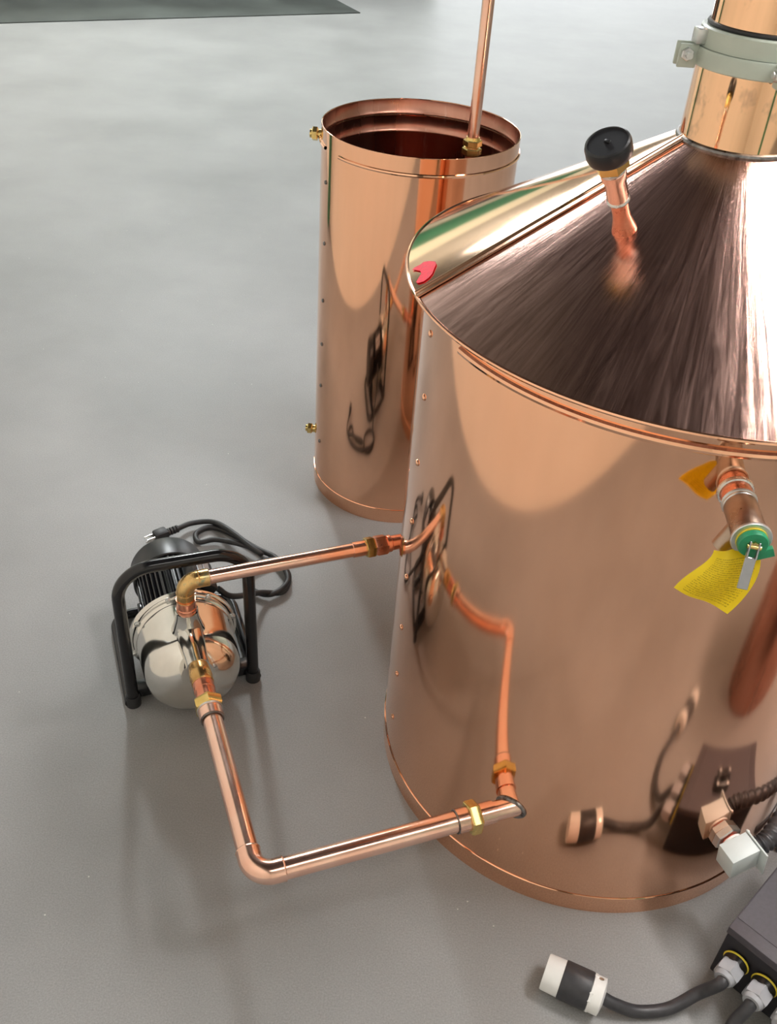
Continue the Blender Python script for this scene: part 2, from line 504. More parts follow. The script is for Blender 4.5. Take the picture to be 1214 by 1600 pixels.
# ceiling lights (seen only as reflections in the copper; the far right one is added)
def ceil_light(u, v, z, lu, lv, label, mat='lamp'):
    o = RW(u, v, z)
    t = thing('ceiling_light', label, 'ceiling light', tuple(o), 'ceiling lights of the workshop')
    b = NB(); box(b, o + UZ * 0.05, E1, E2, UZ, (lu + 0.06, lv + 0.06, 0.06), 0.006); obj('housing', b, 'white', t)
    b = NB(); box(b, o, E1, E2, UZ, (lu, lv, 0.05), 0.01); obj('diffuser', b, mat, t)
    for s in (-0.4, 0.4):
        b = NB()
        p = o + (E2 if lv > lu else E1) * (max(lu, lv) * s)
        tube(b, [p + UZ * 0.07, V((p.x, p.y, HZ))], 0.006, 8)
        obj('suspension_rod', b, 'zinc', t)
    return t
ceil_light(2.75, 0.95, 3.5, 0.30, 1.6, 'long ceiling light to the right above the still', 'sidelamp')
ceil_light(1.7, -0.45, 3.2, 2.4, 0.45, 'long ceiling light behind the viewer')
ceil_light(1.5, 7.6, 4.1, 0.34, 1.6, 'bright ceiling light over the far left floor', 'highbay')
ceil_light(5.6, 7.8, 4.1, 0.30, 0.7, 'unseen ceiling light added to brighten the far right floor', 'highbay')  # added lamp, only there to brighten the far right floor

# ------------------------------------------------------------------ the still
SX, SY, SR = 0.4269, 1.3751, 0.4013
LR, LZ, NR, NZ = 0.4289, 1.0154, 0.0768, 1.2224
SO = V((SX, SY, 0))
KS = (NZ - LZ) / (LR - NR)
def pol(deg, r, z): return V((SX + r * cos(radians(deg)), SY + r * sin(radians(deg)), z))

still = thing('copper_still', 'large polished copper still with conical lid, on the floor at right', 'still', tuple(SO))
X1 = (1, 0, 0)
b = NB()
lathe(b, SO, UZ, [(SR - 0.004, 0.0), (SR, 0.002), (SR, 0.5), (SR, 1.012)], 160, xhint=X1)
lathe(b, SO, UZ, [(0, 0.003), (SR - 0.004, 0.0)], 160, xhint=X1)
obj('body', b, 'copper', still, angle=40)
b = NB()
lathe(b, SO, UZ, [(SR, 0.0), (SR + 0.0010, 0.0), (SR + 0.0010, 0.0415), (SR + 0.0018, 0.0425), (SR + 0.0018, 0.0440), (SR + 0.0006, 0.045), (SR, 0.045)], 160, xhint=X1)
obj('base_band', b, 'copper', still)
b = NB()
torus(b, SO + UZ * 0.981, UZ, SR, 0.0065, 150, 10, radians(-150), radians(-168 + 360), X1)
obj('roll_bead', b, 'copper', still)
# row of rivets down the side seam
for k, z in enumerate([0.952, 0.847, 0.728, 0.611, 0.49, 0.37, 0.25, 0.13]):
    b = NB(); n = V((cos(radians(-165)), sin(radians(-165)), 0))
    lathe(b, pol(-165, SR + 0.0003, z), n, [(0.0055, 0), (0.0052, 0.0012), (0.0035, 0.0026), (0, 0.0032)], 14)
    obj('rivet', b, 'copper', still)
# conical lid in two panels
SEAM = -165.5
def cone(bm, a0, a1, seg):
    prof = [(LR, LZ), (LR - 0.06, LZ + 0.06 * KS), (0.25, LZ + (LR - 0.25) * KS), (0.14, LZ + (LR - 0.14) * KS), (NR, NZ)]
    lathe(bm, SO, UZ, prof, seg, radians(a0), radians(a1), X1)
    lathe(bm, SO, UZ, [(LR, LZ), (LR - 0.001, LZ - 0.003), (SR - 0.003, LZ - 0.004)], seg, radians(a0), radians(a1), X1)
b = NB(); cone(b, SEAM, SEAM + 180, 100)
obj('lid_panel', b, 'copper_brush', still, label='brushed front lid panel')
b = NB(); cone(b, SEAM + 180, SEAM + 360, 100)
obj('lid_panel', b, 'copper_lid', still, label='mirror polished rear lid panel')
b = NB(); torus(b, SO + UZ * (LZ - 0.001), UZ, LR - 0.0005, 0.0032, 160, 8, xhint=X1)
obj('lid_rim', b, 'copper', still)
for da in (0, 180):
    b = NB()
    p0, p1 = pol(SEAM + da + 1.2, LR + 0.001, LZ + 0.002), pol(SEAM + da - 4.5, NR, NZ + 0.002)
    sd = (p1 - p0).normalized(); nn = V((KS * cos(radians(SEAM + da)), KS * sin(radians(SEAM + da)), 1)).normalized()
    tube(b, [p0, p0.lerp(p1, 0.5), p1], 0.0038, 10)
    side = sd.cross(nn).normalized()
    box(b, p0.lerp(p1, 0.5) + side * 0.006, sd, side, nn, ((p1 - p0).length, 0.012, 0.003), 0.0008, 1)
    obj('standing_seam', b, 'copper', still)
# neck
b = NB()
lathe(b, SO, UZ, [(NR, NZ - 0.03), (NR, NZ + 0.05), (NR, 1.335)], 72, xhint=X1)
obj('neck', b, 'copper_neck', still)
b = NB(); torus(b, SO + UZ * NZ, UZ, NR + 0.001, 0.004, 72, 8, xhint=X1)
obj('neck_joint', b, 'solder_dark', still)
# red marker scribble on the polished panel
def on_cone(deg, r, lift=0.0):
    return pol(deg, r, LZ + (LR - r) * KS) + V((KS * cos(radians(deg)), KS * sin(radians(deg)), 1)).normalized() * lift
mk = [(-173.8, 0.4224), (-174.37, 0.4185), (-174.29, 0.4106), (-174.79, 0.4062), (-174.01, 0.3993), (-172.26, 0.3916), (-171.11, 0.392), (-169.43, 0.3967), (-168.09, 0.4008),
      (-167.4, 0.4059), (-167.02, 0.4136), (-167.51, 0.4206), (-168.17, 0.4222), (-169.44, 0.417), (-170.43, 0.4124), (-171.77, 0.413), (-173.15, 0.4186)]
def cone_px(deg, r): return on_cone(deg, r, 0.0012)
b = NB()
vs = [b.verts.new(cone_px(d, r)) for d, r in mk]
f = b.faces.new(vs); bmesh.ops.triangulate(b, faces=[f])
ext = bmesh.ops.extrude_face_region(b, geom=list(b.faces))
bmesh.ops.translate(b, verts=[g for g in ext['geom'] if isinstance(g, bmesh.types.BMVert)], vec=(-0.0002, -0.0001, 0.0006))
obj('paint_mark', b, 'pinkmark', still, label='pink red paint mark')
# filler port on the lid
fp = V((0.2710, 1.2293, 1.1420)); fn = V((-0.37, -0.346, 0.862)).normalized()
b = NB()
lathe(b, fp - fn * 0.008, fn, [(0.0175, 0), (0.0155, 0.012), (0.0120, 0.026), (0.0108, 0.036), (0.0108, 0.060)], 28)
port = obj('filler_port', b, 'pipe_red', still)
b = NB(); torus(b, fp + fn * 0.050, fn, 0.0118, 0.0026, 28, 8); obj('solder_ring', b, 'solder', port)
b = NB(); lathe(b, fp + fn * 0.051, fn, [(0.0125, 0), (0.0135, 0.005), (0.0135, 0.030), (0.0158, 0.036), (0.0158, 0.046)], 28, cap=True); obj('coupling', b, 'pipe', port)
b = NB(); lathe(b, fp + fn * 0.095, fn, [(0.0160, 0), (0.0168, 0.002), (0.0168, 0.004), (0.0160, 0.006)], 28, cap=True); obj('ring', b, 'solder', port)
b = NB(); hexnut(b, fp + fn * 0.100, fn, 0.0212, 0.020); obj('brass_nut', b, 'brass', port)
b = NB()
lathe(b, fp + fn * 0.118, fn, [(0.0, 0), (0.024, 0), (0.0268, 0.0015), (0.0278, 0.005), (0.0278, 0.0165), (0.0266, 0.0205), (0.0244, 0.0218), (0.0236, 0.0204), (0, 0.0204)], 48)
x_, y_, z_ = frame(fn, (0.6, -0.5, 0))
box(b, fp + fn * 0.1395, x_, y_, z_, (0.0075, 0.0045, 0.003), 0.0008)
obj('black_cap', b, 'blackplastic', port, label='round black screw cap')

# ------------------------------------------------------------------ clamp and column on the neck
clamp = thing('pipe_clamp', 'grey two-ring flange clamp joining the still neck to the copper column', 'clamp', (SX, SY, 1.314))
b = NB()
lathe(b, SO, UZ, [(NR + 0.0006, 1.3145), (NR + 0.0065, 1.3145), (NR + 0.008, 1.316), (NR + 0.008, 1.333), (NR + 0.0065, 1.336), (NR - 0.004, 1.336)], 72, xhint=X1)
low = obj('lower_ring', b, 'clampgrey', clamp)
b = NB()
lathe(b, SO, UZ, [(NR + 0.002, 1.3362), (NR + 0.0035, 1.3365), (NR + 0.0035, 1.3575), (NR + 0.001, 1.3595), (NR - 0.006, 1.3595)], 72, xhint=X1)
uppr = obj('upper_ring', b, 'clampgrey', clamp)
for deg, par in ((-176, low), (-84, low)):
    n = V((cos(radians(deg)), sin(radians(deg)), 0)); t = UZ.cross(n)
    b = NB()
    for s in (-0.0085, 0.0085):
        box(b, pol(deg, NR + 0.0185, 1.324) + t * s, n, t, UZ, (0.024, 0.005, 0.028), 0.0015)
    ear = obj('clamp_ear', b, 'clampgrey', par)
    b = NB()
    c = pol(deg, NR + 0.021, 1.327)
    hexnut(b, c + t * 0.011, t, 0.0085, 0.006); hexnut(b, c - t * 0.017, t, 0.0085, 0.006); tube(b, [c - t * 0.02, c + t * 0.026], 0.0042, 12)
    obj('clamp_bolt', b, 'zinc', ear)
n = V((cos(radians(-172)), sin(radians(-172)), 0)); t = UZ.cross(n)
b = NB(); box(b, pol(-172, NR + 0.008, 1.348), n, t, UZ, (0.014, 0.020, 0.018), 0.002); obj('upper_lug', b, 'zinc', uppr)
colm = thing('copper_column', 'upright copper column rising above the grey clamp in the top right corner', 'column', (SX, SY, 1.36))
b = NB()
UR = 0.0705
lathe(b, SO, UZ, [(UR, 1.36), (UR, 1.60), (UR, 1.85)], 72, xhint=X1, cap=True)
obj('column_tube', b, 'copper_neck', colm)
b = NB(); torus(b, SO + UZ * 1.362, UZ, UR + 0.001, 0.0028, 72, 8, xhint=X1); obj('gasket', b, 'rubber', colm)

# ------------------------------------------------------------------ relief valve and tag
vp = V((0.4145, 0.974, 0.926)); vn = V((-0.036, -0.999, 0)).normalized()
valve = thing('relief_valve', 'relief valve with green disc and metal lever on front of the still', 'valve', tuple(vp))
b = NB(); lathe(b, vp - vn * 0.012, vn, [(0.0192, 0), (0.0188, 0.03), (0.0188, 0.036)], 32); obj('port_stub', b, 'pipe_red', valve)
b = NB(); torus(b, vp + vn * 0.001, vn, 0.0196, 0.0028, 36, 8); obj('solder_ring', b, 'solder', valve)
b = NB(); torus(b, vp + vn * 0.022, vn, 0.0192, 0.0022, 36, 8)
lathe(b, vp + vn * 0.0235, vn, [(0.0190, 0), (0.0200, 0.001), (0.0200, 0.004), (0.019, 0.0055)], 32); obj('zinc_collar', b, 'zinc', valve)
b = NB()
lathe(b, vp + vn * 0.0275, vn, [(0.0185, 0), (0.0195, 0.002), (0.0200, 0.058), (0.019, 0.061)], 36, cap=True)
obj('valve_body', b, 'ironbrown', valve)
b = NB()
tube(b, [vp + vn * 0.062 + V((-0.008, 0, -0.010)), vp + vn * 0.064 + V((-0.020, 0, -0.036))], 0.0125, 20)
obj('discharge_boss', b, 'ironbrown', valve)
b = NB(); lathe(b, vp + vn * 0.088, vn, [(0.0, 0), (0.0222, 0), (0.0232, 0.001), (0.0232, 0.0035), (0.0222, 0.0045), (0, 0.0045)], 40); obj('flange', b, 'zinc', valve)
b = NB(); lathe(b, vp + vn * 0.0926, vn, [(0.0, 0), (0.0178, 0), (0.0178, 0.002), (0, 0.002)], 36); obj('yellow_washer', b, 'yellow', valve)
b = NB(); lathe(b, vp + vn * 0.0946, vn, [(0.0, 0), (0.0165, 0), (0.0172, 0.001), (0.0172, 0.0062), (0.0160, 0.008), (0, 0.0085)], 36)
side = V((0.999, -0.036, 0))
box(b, vp + vn * 0.0985 + side * 0.013 - UZ * 0.013, (side * 0.9 + UZ * 0.42), vn, (UZ * 0.9 - side * 0.42), (0.028, 0.007, 0.012), 0.001)
disc = obj('green_disc', b, 'greenplastic', valve)
b = NB()
ldir = (-UZ * 0.93 - side * 0.10 + vn * 0.42).normalized()
lp = vp + vn * 0.105
lx, ly, lz = frame(ldir, side)
for s in (-1, 1):
    box(b, lp + lx * 0.0052 * s + ldir * 0.004, lx, ly, lz, (0.0018, 0.006, 0.020), 0.0004, 1)
box(b, lp + ldir * 0.031, lx, ly, lz, (0.0125, 0.0026, 0.038), 0.0008, 1)
lever = obj('lever', b, 'leversteel', valve)
b = NB(); lathe(b, lp - lx * 0.008, lx, [(0.0028, 0), (0.0028, 0.016)], 12, cap=True); obj('pivot_pin', b, 'brass', lever)
b = NB(); lathe(b, lp + ldir * 0.042 - ly * 0.0014, -ly, [(0.0022, 0), (0.0022, 0.0012), (0, 0.0014)], 12); obj('lever_rivet', b, 'brass', lever)
b = NB(); hexnut(b, lp - ldir * 0.002 - vn * 0.004, vn, 0.005, 0.006); obj('stem_nut', b, 'brass', valve)

# yellow warning tag: curled sheet hanging from the valve
def bez(p, t):
    a, b_, c, d = p
    return a * (1 - t) ** 3 + b_ * 3 * t * (1 - t) ** 2 + c * 3 * t * t * (1 - t) + d * t ** 3
TAGN = 14
tagobj_bm = NB()
uvl = tagobj_bm.loops.layers.uv.new('UVMap')
# left edge and right edge in (side, down, out) metres from the valve face centre
tf = vp + vn * 0.0935
Ledge = [(-0.036, 0.022, -0.004), (-0.038, 0.032, 0.008), (-0.064, 0.046, 0.010), (-0.074, 0.067, 0.016)]
Redge = [(0.008, 0.008, 0.000), (0.028, 0.034, 0.002), (0.016, 0.070, 0.010), (-0.006, 0.094, 0.020)]
def tpt(e, t):
    s, dn, ot = bez([V(q) for q in e], t)
    return tf + side * s - UZ * dn + vn * ot
grid = {}
for i in range(TAGN + 1):
    t = i / TAGN
    a, c = tpt(Ledge, t), tpt(Redge, t)
    for j in range(TAGN + 1):
        s = j / TAGN
        p = a.lerp(c, s) + vn * (0.010 * sin(pi * s) * sin(pi * t) + 0.003 * sin(2.2 * pi * s))
        grid[i, j] = (tagobj_bm.verts.new(p), s, 1 - t)
for i in range(TAGN):
    for j in range(TAGN):
        q = [grid[i, j], grid[i, j + 1], grid[i + 1, j + 1], grid[i + 1, j]]
        f = tagobj_bm.faces.new([v for v, _, _ in q])
        for l, (_, s, t) in zip(f.loops, q): l[uvl].uv = (s, t)
ext = bmesh.ops.solidify(tagobj_bm, geom=list(tagobj_bm.faces), thickness=0.0009)
to = obj('warning_tag', tagobj_bm, 'tag', loc=tuple(tf))
tag(to, 'yellow printed warning tag hanging from the relief valve', 'tag')

# ------------------------------------------------------------------ heating-element junction box on the still
ep = V((0.6100, 1.0180, 0.193)); en = V((0.4565, -0.8897, 0)).normalized(); et = UZ.cross(en)   # et points right
jb = thing('junction_box', 'light grey metal junction box screwed low onto the front right of the still', 'junction box', tuple(ep))
b = NB(); hexnut(b, ep - en * 0.002, en, 0.026, 0.014, 0.08); obj('element_nut', b, 'zinc', jb)
b = NB(); hexnut(b, ep + en * 0.0125, en, 0.0175, 0.004, 0.1); obj('fibre_washer', b, 'redfiber', jb)
b = NB(); lathe(b, ep + en * 0.016, en, [(0.02, 0), (0.02, 0.004)], 24, cap=True); obj('locknut', b, 'white', jb)
jw, jd, jh = 0.053, 0.038, 0.050
JR = Matrix.Rotation(radians(11), 3, en) @ Matrix.Rotation(radians(-2), 3, 'Z')
jn, jt, jz = JR @ en, JR @ et, JR @ UZ
jc = ep + en * (0.0205 + jd / 2) - et * 0.003 - UZ * 0.004
b = NB(); box(b, jc, jt, jn, jz, (jw, jd, jh), 0.0015); jbody = obj('box_body', b, 'boxgrey', jb)
b = NB(); box(b, jc + jt * (jw / 2 + 0.003) + jn * 0.006 - jz * 0.003, jt, jn, jz, (0.003, jd + 0.016, jh + 0.01), 0.001)
cover = obj('cover_plate', b, 'boxgrey', jb)
for s, zz in ((-1, 0.02), (1, 0.012)):
    b = NB(); lathe(b, jc + jt * (jw / 2 + 0.0045) + jn * (s * (jd / 2)) + jz * zz, jt, [(0.0045, 0), (0.0045, 0.002), (0.002, 0.0035), (0, 0.0036)], 14); obj('screw', b, 'zinc', cover)

# ------------------------------------------------------------------ control box with its glands
ba = V((0.68, 0.733, 0)).normalized(); bb = V((0.733, -0.68, 0)).normalized()
BA = V((0.602, 0.882, 0)); BL, BWD, BH = 0.245, 0.170, 0.138
cb = thing('control_box', 'dark grey control box on the floor in the lower right corner', 'control box', tuple(BA))
bc = BA + ba * BL / 2 + bb * BWD / 2
b = NB(); box(b, bc + UZ * (0.004 + 0.0585), ba, bb, UZ, (BL - 0.004, BWD - 0.004, 0.117), 0.003); obj('enclosure', b, 'boxblack', cb)
b = NB(); box(b, bc + UZ * (BH - 0.0085), ba, bb, UZ, (BL, BWD, 0.017), 0.0015)
lidp = obj('box_lid', b, 'boxdark', cb)
b = NB(); box(b, bc + UZ * (BH + 0.0004), ba, bb, UZ, (BL - 0.05, BWD - 0.004, 0.0012), 0.0004, 1); obj('lid_plate', b, 'boxdark', lidp)
for i in (-1, 1):
    for j in (-1, 1):
        b = NB(); lathe(b, bc + ba * (i * (BL / 2 - 0.025)) + bb * (j * (BWD / 2 - 0.022)), UZ, [(0.008, 0), (0.008, 0.003), (0.007, 0.004)], 16, cap=True); obj('foot', b, 'rubber', cb)
swc = bc + ba * (-0.005) + bb * (-0.012) + UZ * (BH + 0.001)
b = NB(); box(b, swc + UZ * 0.011, ba, bb, UZ, (0.046, 0.046, 0.022), 0.004); lathe(b, swc + UZ * 0.02, UZ, [(0.013, 0), (0.013, 0.014), (0.011, 0.016)], 24, cap=True)
sw = obj('switch', b, 'blackplastic', cb)
for i in (-1, 1):
    for j in (-1, 1):
        b = NB(); lathe(b, swc + ba * 0.017 * i + bb * 0.017 * j + UZ * 0.021, UZ, [(0.004, 0), (0.004, 0.002), (0, 0.003)], 12); obj('screw', b, 'zinc', sw)
# glands on the end facing the viewer (normal -ba)
gn = -ba
gl = []
for k, off in enumerate((0.034, 0.085, 0.136)):
    gp = BA + bb * off + UZ * 0.076
    b = NB(); lathe(b, gp, gn, [(0.0, 0), (0.0205, 0), (0.0205, 0.008), (0.0185, 0.012), (0.0185, 0.016)], 30, cap=True)
    g = obj('cable_gland', b, 'blackplastic', cb)
    b = NB(); torus(b, gp + gn * 0.003, gn, 0.0208, 0.0018, 32, 8); obj('yellow_ring', b, 'yellow', g)
    b = NB(); hexnut(b, gp + gn * 0.014, gn, 0.0215, 0.024, 0.06, xhint=(0.2, 0, 1)); lathe(b, gp + gn * 0.037, gn, [(0.0175, 0), (0.016, 0.006), (0.0145, 0.009)], 26, cap=True)
    obj('gland_nut', b, 'glandgrey', g)
    gl.append(gp + gn * 0.045)

# cords leaving the box, each with a white-and-black plug
CR = 0.0103
def cord_with_plug(pts, pdir, label, name='power_cord'):
    t = thing(name, label, 'power cord', (pts[-1][0], pts[-1][1], 0), None)
    b = NB(); tube(b, spline(pts, 12), CR, 18); obj('cable', b, 'cable', t)
    pd = V(pdir).normalized(); p0 = V(pts[-1])
    pr = 0.031
    b = NB()
    lathe(b, p0 + pd * 0.0, pd, [(0.012, -0.002), (0.024, 0.0), (0.0300, 0.002), (0.0300, 0.021), (0.0285, 0.022)], 36, cap=True)
    sx = frame(pd)[0]; sy = frame(pd)[1]
    for k in range(4):
        a = pi / 4 + pi / 2 * k
        d = sx * cos(a) + sy * sin(a)
        box(b, p0 + pd * 0.022 + d * 0.0285, pd, d, pd.cross(d), (0.010, 0.003, 0.016), 0.0008, 1)
    cl = obj('cord_clamp', b, 'white', t)
    for a in (pi * 0.15, pi * 1.15):
        d = sx * cos(a) + sy * sin(a)
        b = NB(); lathe(b, p0 + pd * 0.011 + d * 0.0296, d, [(0.004, 0), (0.004, 0.001), (0, 0.0012)], 12); obj('screw', b, 'zinc', cl)
    b = NB(); lathe(b, p0 + pd * 0.022, pd, [(0.0305, 0), (0.0312, 0.002), (0.0312, 0.046), (0.0305, 0.048)], 36, cap=True); obj('plug_body', b, 'cable', t)
    b = NB(); lathe(b, p0 + pd * 0.070, pd, [(0.0300, 0), (0.0292, 0.027), (0.0280, 0.029), (0, 0.029)], 36); obj('plug_face', b, 'white', t)
    return t
g = gl[0]
cord_with_plug([g - gn * 0.008, g + gn * 0.008 - UZ * 0.004, (0.566, 0.822, 0.034), (0.520, 0.804, 0.0135), (0.470, 0.796, 0.0115), (0.430, 0.798, 0.024), (0.409, 0.8035, 0.0315)],
               (-0.925, 0.375, 0), 'black power cord with white and black plug on the floor at lower right')
g = gl[1]
cord_with_plug([g - gn * 0.008, g + gn * 0.006 - UZ * 0.006, (0.606, 0.765, 0.030), (0.600, 0.70, 0.0115), (0.625, 0.63, 0.0115), (0.665, 0.598, 0.022), (0.688, 0.580, 0.0315)],
               (0.72, -0.60, 0), 'black power cord running out of the bottom edge from the second gland')

# corrugated conduit from the junction box and a loose cable beyond it
b = NB()
jp = jc + et * (jw / 2 + 0.004) + UZ * 0.002
path = spline([jp, jp + jt * 0.03 + UZ * 0.006, (0.735, 1.075, 0.195), (0.800, 1.130, 0.150), (0.850, 1.165, 0.075), (0.910, 1.19, 0.026), (1.0, 1.20, 0.0178)], 30)
tube(b, path, lambda i: 0.0155 + 0.0016 * sin(i * 1.05), 20)
cd = obj('conduit', b, 'cable', loc=tuple(jp))
tag(cd, 'black ribbed conduit curving right from the junction box', 'conduit')
b = NB()
tube(b, spline([(0.79, 1.125, 0.0095), (0.812, 1.20, 0.0095), (0.850, 1.27, 0.011), (0.905, 1.30, 0.011), (0.98, 1.28, 0.011), (1.05, 1.22, 0.011)], 12), 0.0085, 14)
lc = obj('loose_cable', b, 'cable', loc=(0.85, 1.2, 0))
tag(lc, 'thin black cable lying along the right foot of the still', 'cable')

# copper drum standing out of frame at right, mirrored dark red in the still
drum = thing('copper_drum', 'copper drum standing beyond the right edge, mirrored in the still', 'drum', (1.15, 0.62, 0))
b = NB(); lathe(b, (1.15, 0.62, 0), UZ, [(0, 0.0), (0.18, 0.0), (0.18, 0.62), (0.10, 0.70), (0.05, 0.71), (0, 0.71)], 64); obj('drum_body', b, 'copper_in', drum)
b = NB(); torus(b, (1.15, 0.62, 0.60), UZ, 0.18, 0.006, 64, 8); obj('roll_bead', b, 'copper', drum)

# ------------------------------------------------------------------ the open condenser tank
CX, CY, CRAD, CZ = 0.0047, 2.2678, 0.2229, 0.9509
CO = V((CX, CY, 0))
def cpol(deg, r, z): return V((CX + r * cos(radians(deg)), CY + r * sin(radians(deg)), z))
tank = thing('condenser_tank', 'tall open-topped copper cylinder standing behind the still', 'tank', tuple(CO))
b = NB()
lathe(b, CO, UZ, [(0, 0.004), (CRAD - 0.003, 0.0), (CRAD, 0.002), (CRAD, 0.5), (CRAD, CZ), (CRAD - 0.0012, CZ + 0.0006)], 128, xhint=X1)
obj('shell', b, 'copper', tank, angle=40)
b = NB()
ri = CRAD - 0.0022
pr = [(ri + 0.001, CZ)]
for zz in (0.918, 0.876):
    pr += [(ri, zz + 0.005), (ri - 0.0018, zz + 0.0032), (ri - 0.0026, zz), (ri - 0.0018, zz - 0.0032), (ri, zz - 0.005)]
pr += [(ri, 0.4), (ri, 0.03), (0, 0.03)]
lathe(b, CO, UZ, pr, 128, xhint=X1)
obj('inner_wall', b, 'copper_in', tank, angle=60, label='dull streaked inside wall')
b = NB(); torus(b, CO + UZ * CZ, UZ, CRAD - 0.0011, 0.0012, 128, 8, xhint=X1); obj('rim', b, 'copper', tank)
b = NB(); torus(b, CO + UZ * 0.915, UZ, CRAD, 0.0042, 120, 8, radians(-140), radians(-157 + 360), X1); obj('roll_bead', b, 'copper', tank)
b = NB()
lathe(b, CO, UZ, [(CRAD, 0.0), (CRAD + 0.0010, 0.0), (CRAD + 0.0010, 0.0375), (CRAD + 0.0017, 0.0385), (CRAD + 0.0017, 0.040), (CRAD + 0.0006, 0.041), (CRAD, 0.041)], 128, xhint=X1)
obj('base_band', b, 'copper', tank)
for z in (0.842, 0.70, 0.557, 0.44, 0.323, 0.154):
    b = NB(); n = V((cos(radians(-155)), sin(radians(-155)), 0))
    lathe(b, cpol(-155, CRAD + 0.0003, z), n, [(0.005, 0), (0.0045, 0.0015), (0.0025, 0.0028), (0, 0.003)], 12); obj('rivet', b, 'solder_dark', tank)
for z, nm in ((0.915, 'overflow_fitting'), (0.125, 'inlet_fitting')):
    n = V((cos(radians(178)), sin(radians(178)), 0))
    b = NB(); p = cpol(178, CRAD - 0.002, z)
    lathe(b, p, n, [(0.0105, 0), (0.0105, 0.009), (0.0085, 0.01), (0.0085, 0.013)], 24, cap=True)
    hexnut(b, p + n * 0.011, n, 0.0155, 0.013)
    lathe(b, p + n * 0.023, n, [(0.009, 0), (0.009, 0.006), (0.0075, 0.006), (0.0075, -0.002), (0, -0.002)], 24)
    obj(nm, b, 'brass', tank)

tx, ty = 0.117, 2.171
ct = thing('riser_tube', 'thin upright copper tube with brass nut rising out of the open tank', 'tube', (tx, ty, 0.031))
b = NB(); tube(b, [(tx, ty, 0.94), (tx, ty, 1.25), (tx, ty, 1.62)], 0.0125, 24); obj('upper_tube', b, 'pipe', ct)
b = NB(); tube(b, [(tx, ty, 0.031), (tx, ty, 0.5), (tx, ty, 0.93)], 0.0130, 24); obj('lower_tube', b, 'pipe_red', ct)
b = NB(); hexnut(b, (tx, ty, 0.928), UZ, 0.0215, 0.016); hexnut(b, (tx, ty, 0.946), UZ, 0.0205, 0.015); lathe(b, (tx, ty, 0.958), UZ, [(0.017, 0), (0.0145, 0.008)], 24, cap=True)
obj('compression_nut', b, 'brass', ct)

# ------------------------------------------------------------------ pump (axis along E2)
PO = V((-0.161, 0.853, 0))
def P(s, w, z): return PO + E2 * s + E1 * w + UZ * z
ZA = 0.132
pump = thing('jet_pump', 'black motor pump with shiny stainless head and tubular carry frame, on floor at left', 'pump', tuple(P(0.65, 0, 0)))
b = NB()
# polished head: drum, shoulder and pressed dome front (profile runs from the flange towards the viewer)
lathe(b, P(0.635, 0, ZA), -E2, [(0.1, 0), (0.0985, 0.012), (0.0965, 0.075), (0.0955, 0.095), (0.094, 0.106), (0.089, 0.118), (0.078, 0.133), (0.060, 0.146), (0.036, 0.154), (0, 0.157)], 72)
head = obj('pump_head', b, 'steel', pump, angle=50)
b = NB()
lathe(b, P(0.655, 0, ZA), -E2, [(0.0, 0), (0.108, 0), (0.110, 0.002), (0.110, 0.012), (0.107, 0.016), (0.103, 0.017), (0.1025, 0.026), (0.099, 0.030), (0.095, 0.030)], 72)
fl = obj('flange_ring', b, 'steel', pump, angle=40)
for k in range(8):
    a = 2 * pi * k / 8 + 0.25
    d = E1 * cos(a) + UZ * sin(a)
    b = NB(); c = P(0.640, 0, ZA) + d * 0.1065
    lathe(b, c, -E2, [(0.0055, 0), (0.0055, 0.0015)], 14, cap=True); hexnut(b, c - E2 * 0.0015, -E2, 0.0045, 0.005)
    obj('flange_bolt', b, 'zinc', fl)
# saddle casting: outlet riser (up) and inlet nozzle (to the viewer)
b = NB()
OS = 0.562
lathe(b, P(OS, 0, ZA + 0.06), UZ, [(0.036, 0), (0.033, 0.030), (0.0275, 0.046), (0.0235, 0.062), (0.0225, 0.072), (0.0225, 0.080), (0.019, 0.081)], 40, cap=True)
obj('outlet_nozzle', b, 'steel', pump, angle=50)
b = NB()
lathe(b, P(0.575, 0, 0.218), -E2, [(0.028, 0), (0.0265, 0.05), (0.0235, 0.085), (0.0225, 0.10), (0.0225, 0.118), (0.019, 0.119)], 40, cap=True)
tube(b, [P(0.565, 0, 0.175), P(0.47, 0, 0.186)], 0.032, 28)
obj('inlet_nozzle', b, 'steel', pump, angle=50)
# finned motor
b = NB()
ZM = 0.142
nf = 40
ring = []
for k in range(nf * 4):
    a = 2 * pi * k / (nf * 4)
    rr = 0.0745 if (k % 4) in (0, 1) else 0.065
    ring.append((a, rr))
prev = None
for s in (0.658, 0.815):
    cur = [b.verts.new(P(s, 0, ZM) + (E1 * cos(a) + UZ * sin(a)) * r) for a, r in ring]
    if prev:
        for k in range(len(cur)):
            j = (k + 1) % len(cur); b.faces.new((prev[k], prev[j], cur[j], cur[k]))
    prev = cur
    if s == 0.658: first = cur
b.faces.new(first[::-1]); b.faces.new(cur)
obj('motor_body', b, 'black', pump, angle=20)
b = NB(); lathe(b, P(0.664, 0, ZM), -E2, [(0.074, -0.004), (0.08, 0.0), (0.080, 0.008), (0.05, 0.009)], 56, cap=True); obj('motor_end_bell', b, 'black', pump)
b = NB(); lathe(b, P(0.800, 0, ZM), E2, [(0.0755, 0), (0.079, 0.002), (0.079, 0.052), (0.075, 0.060), (0.066, 0.064), (0, 0.064)], 64)
obj('fan_cover', b, 'blackplastic', pump)
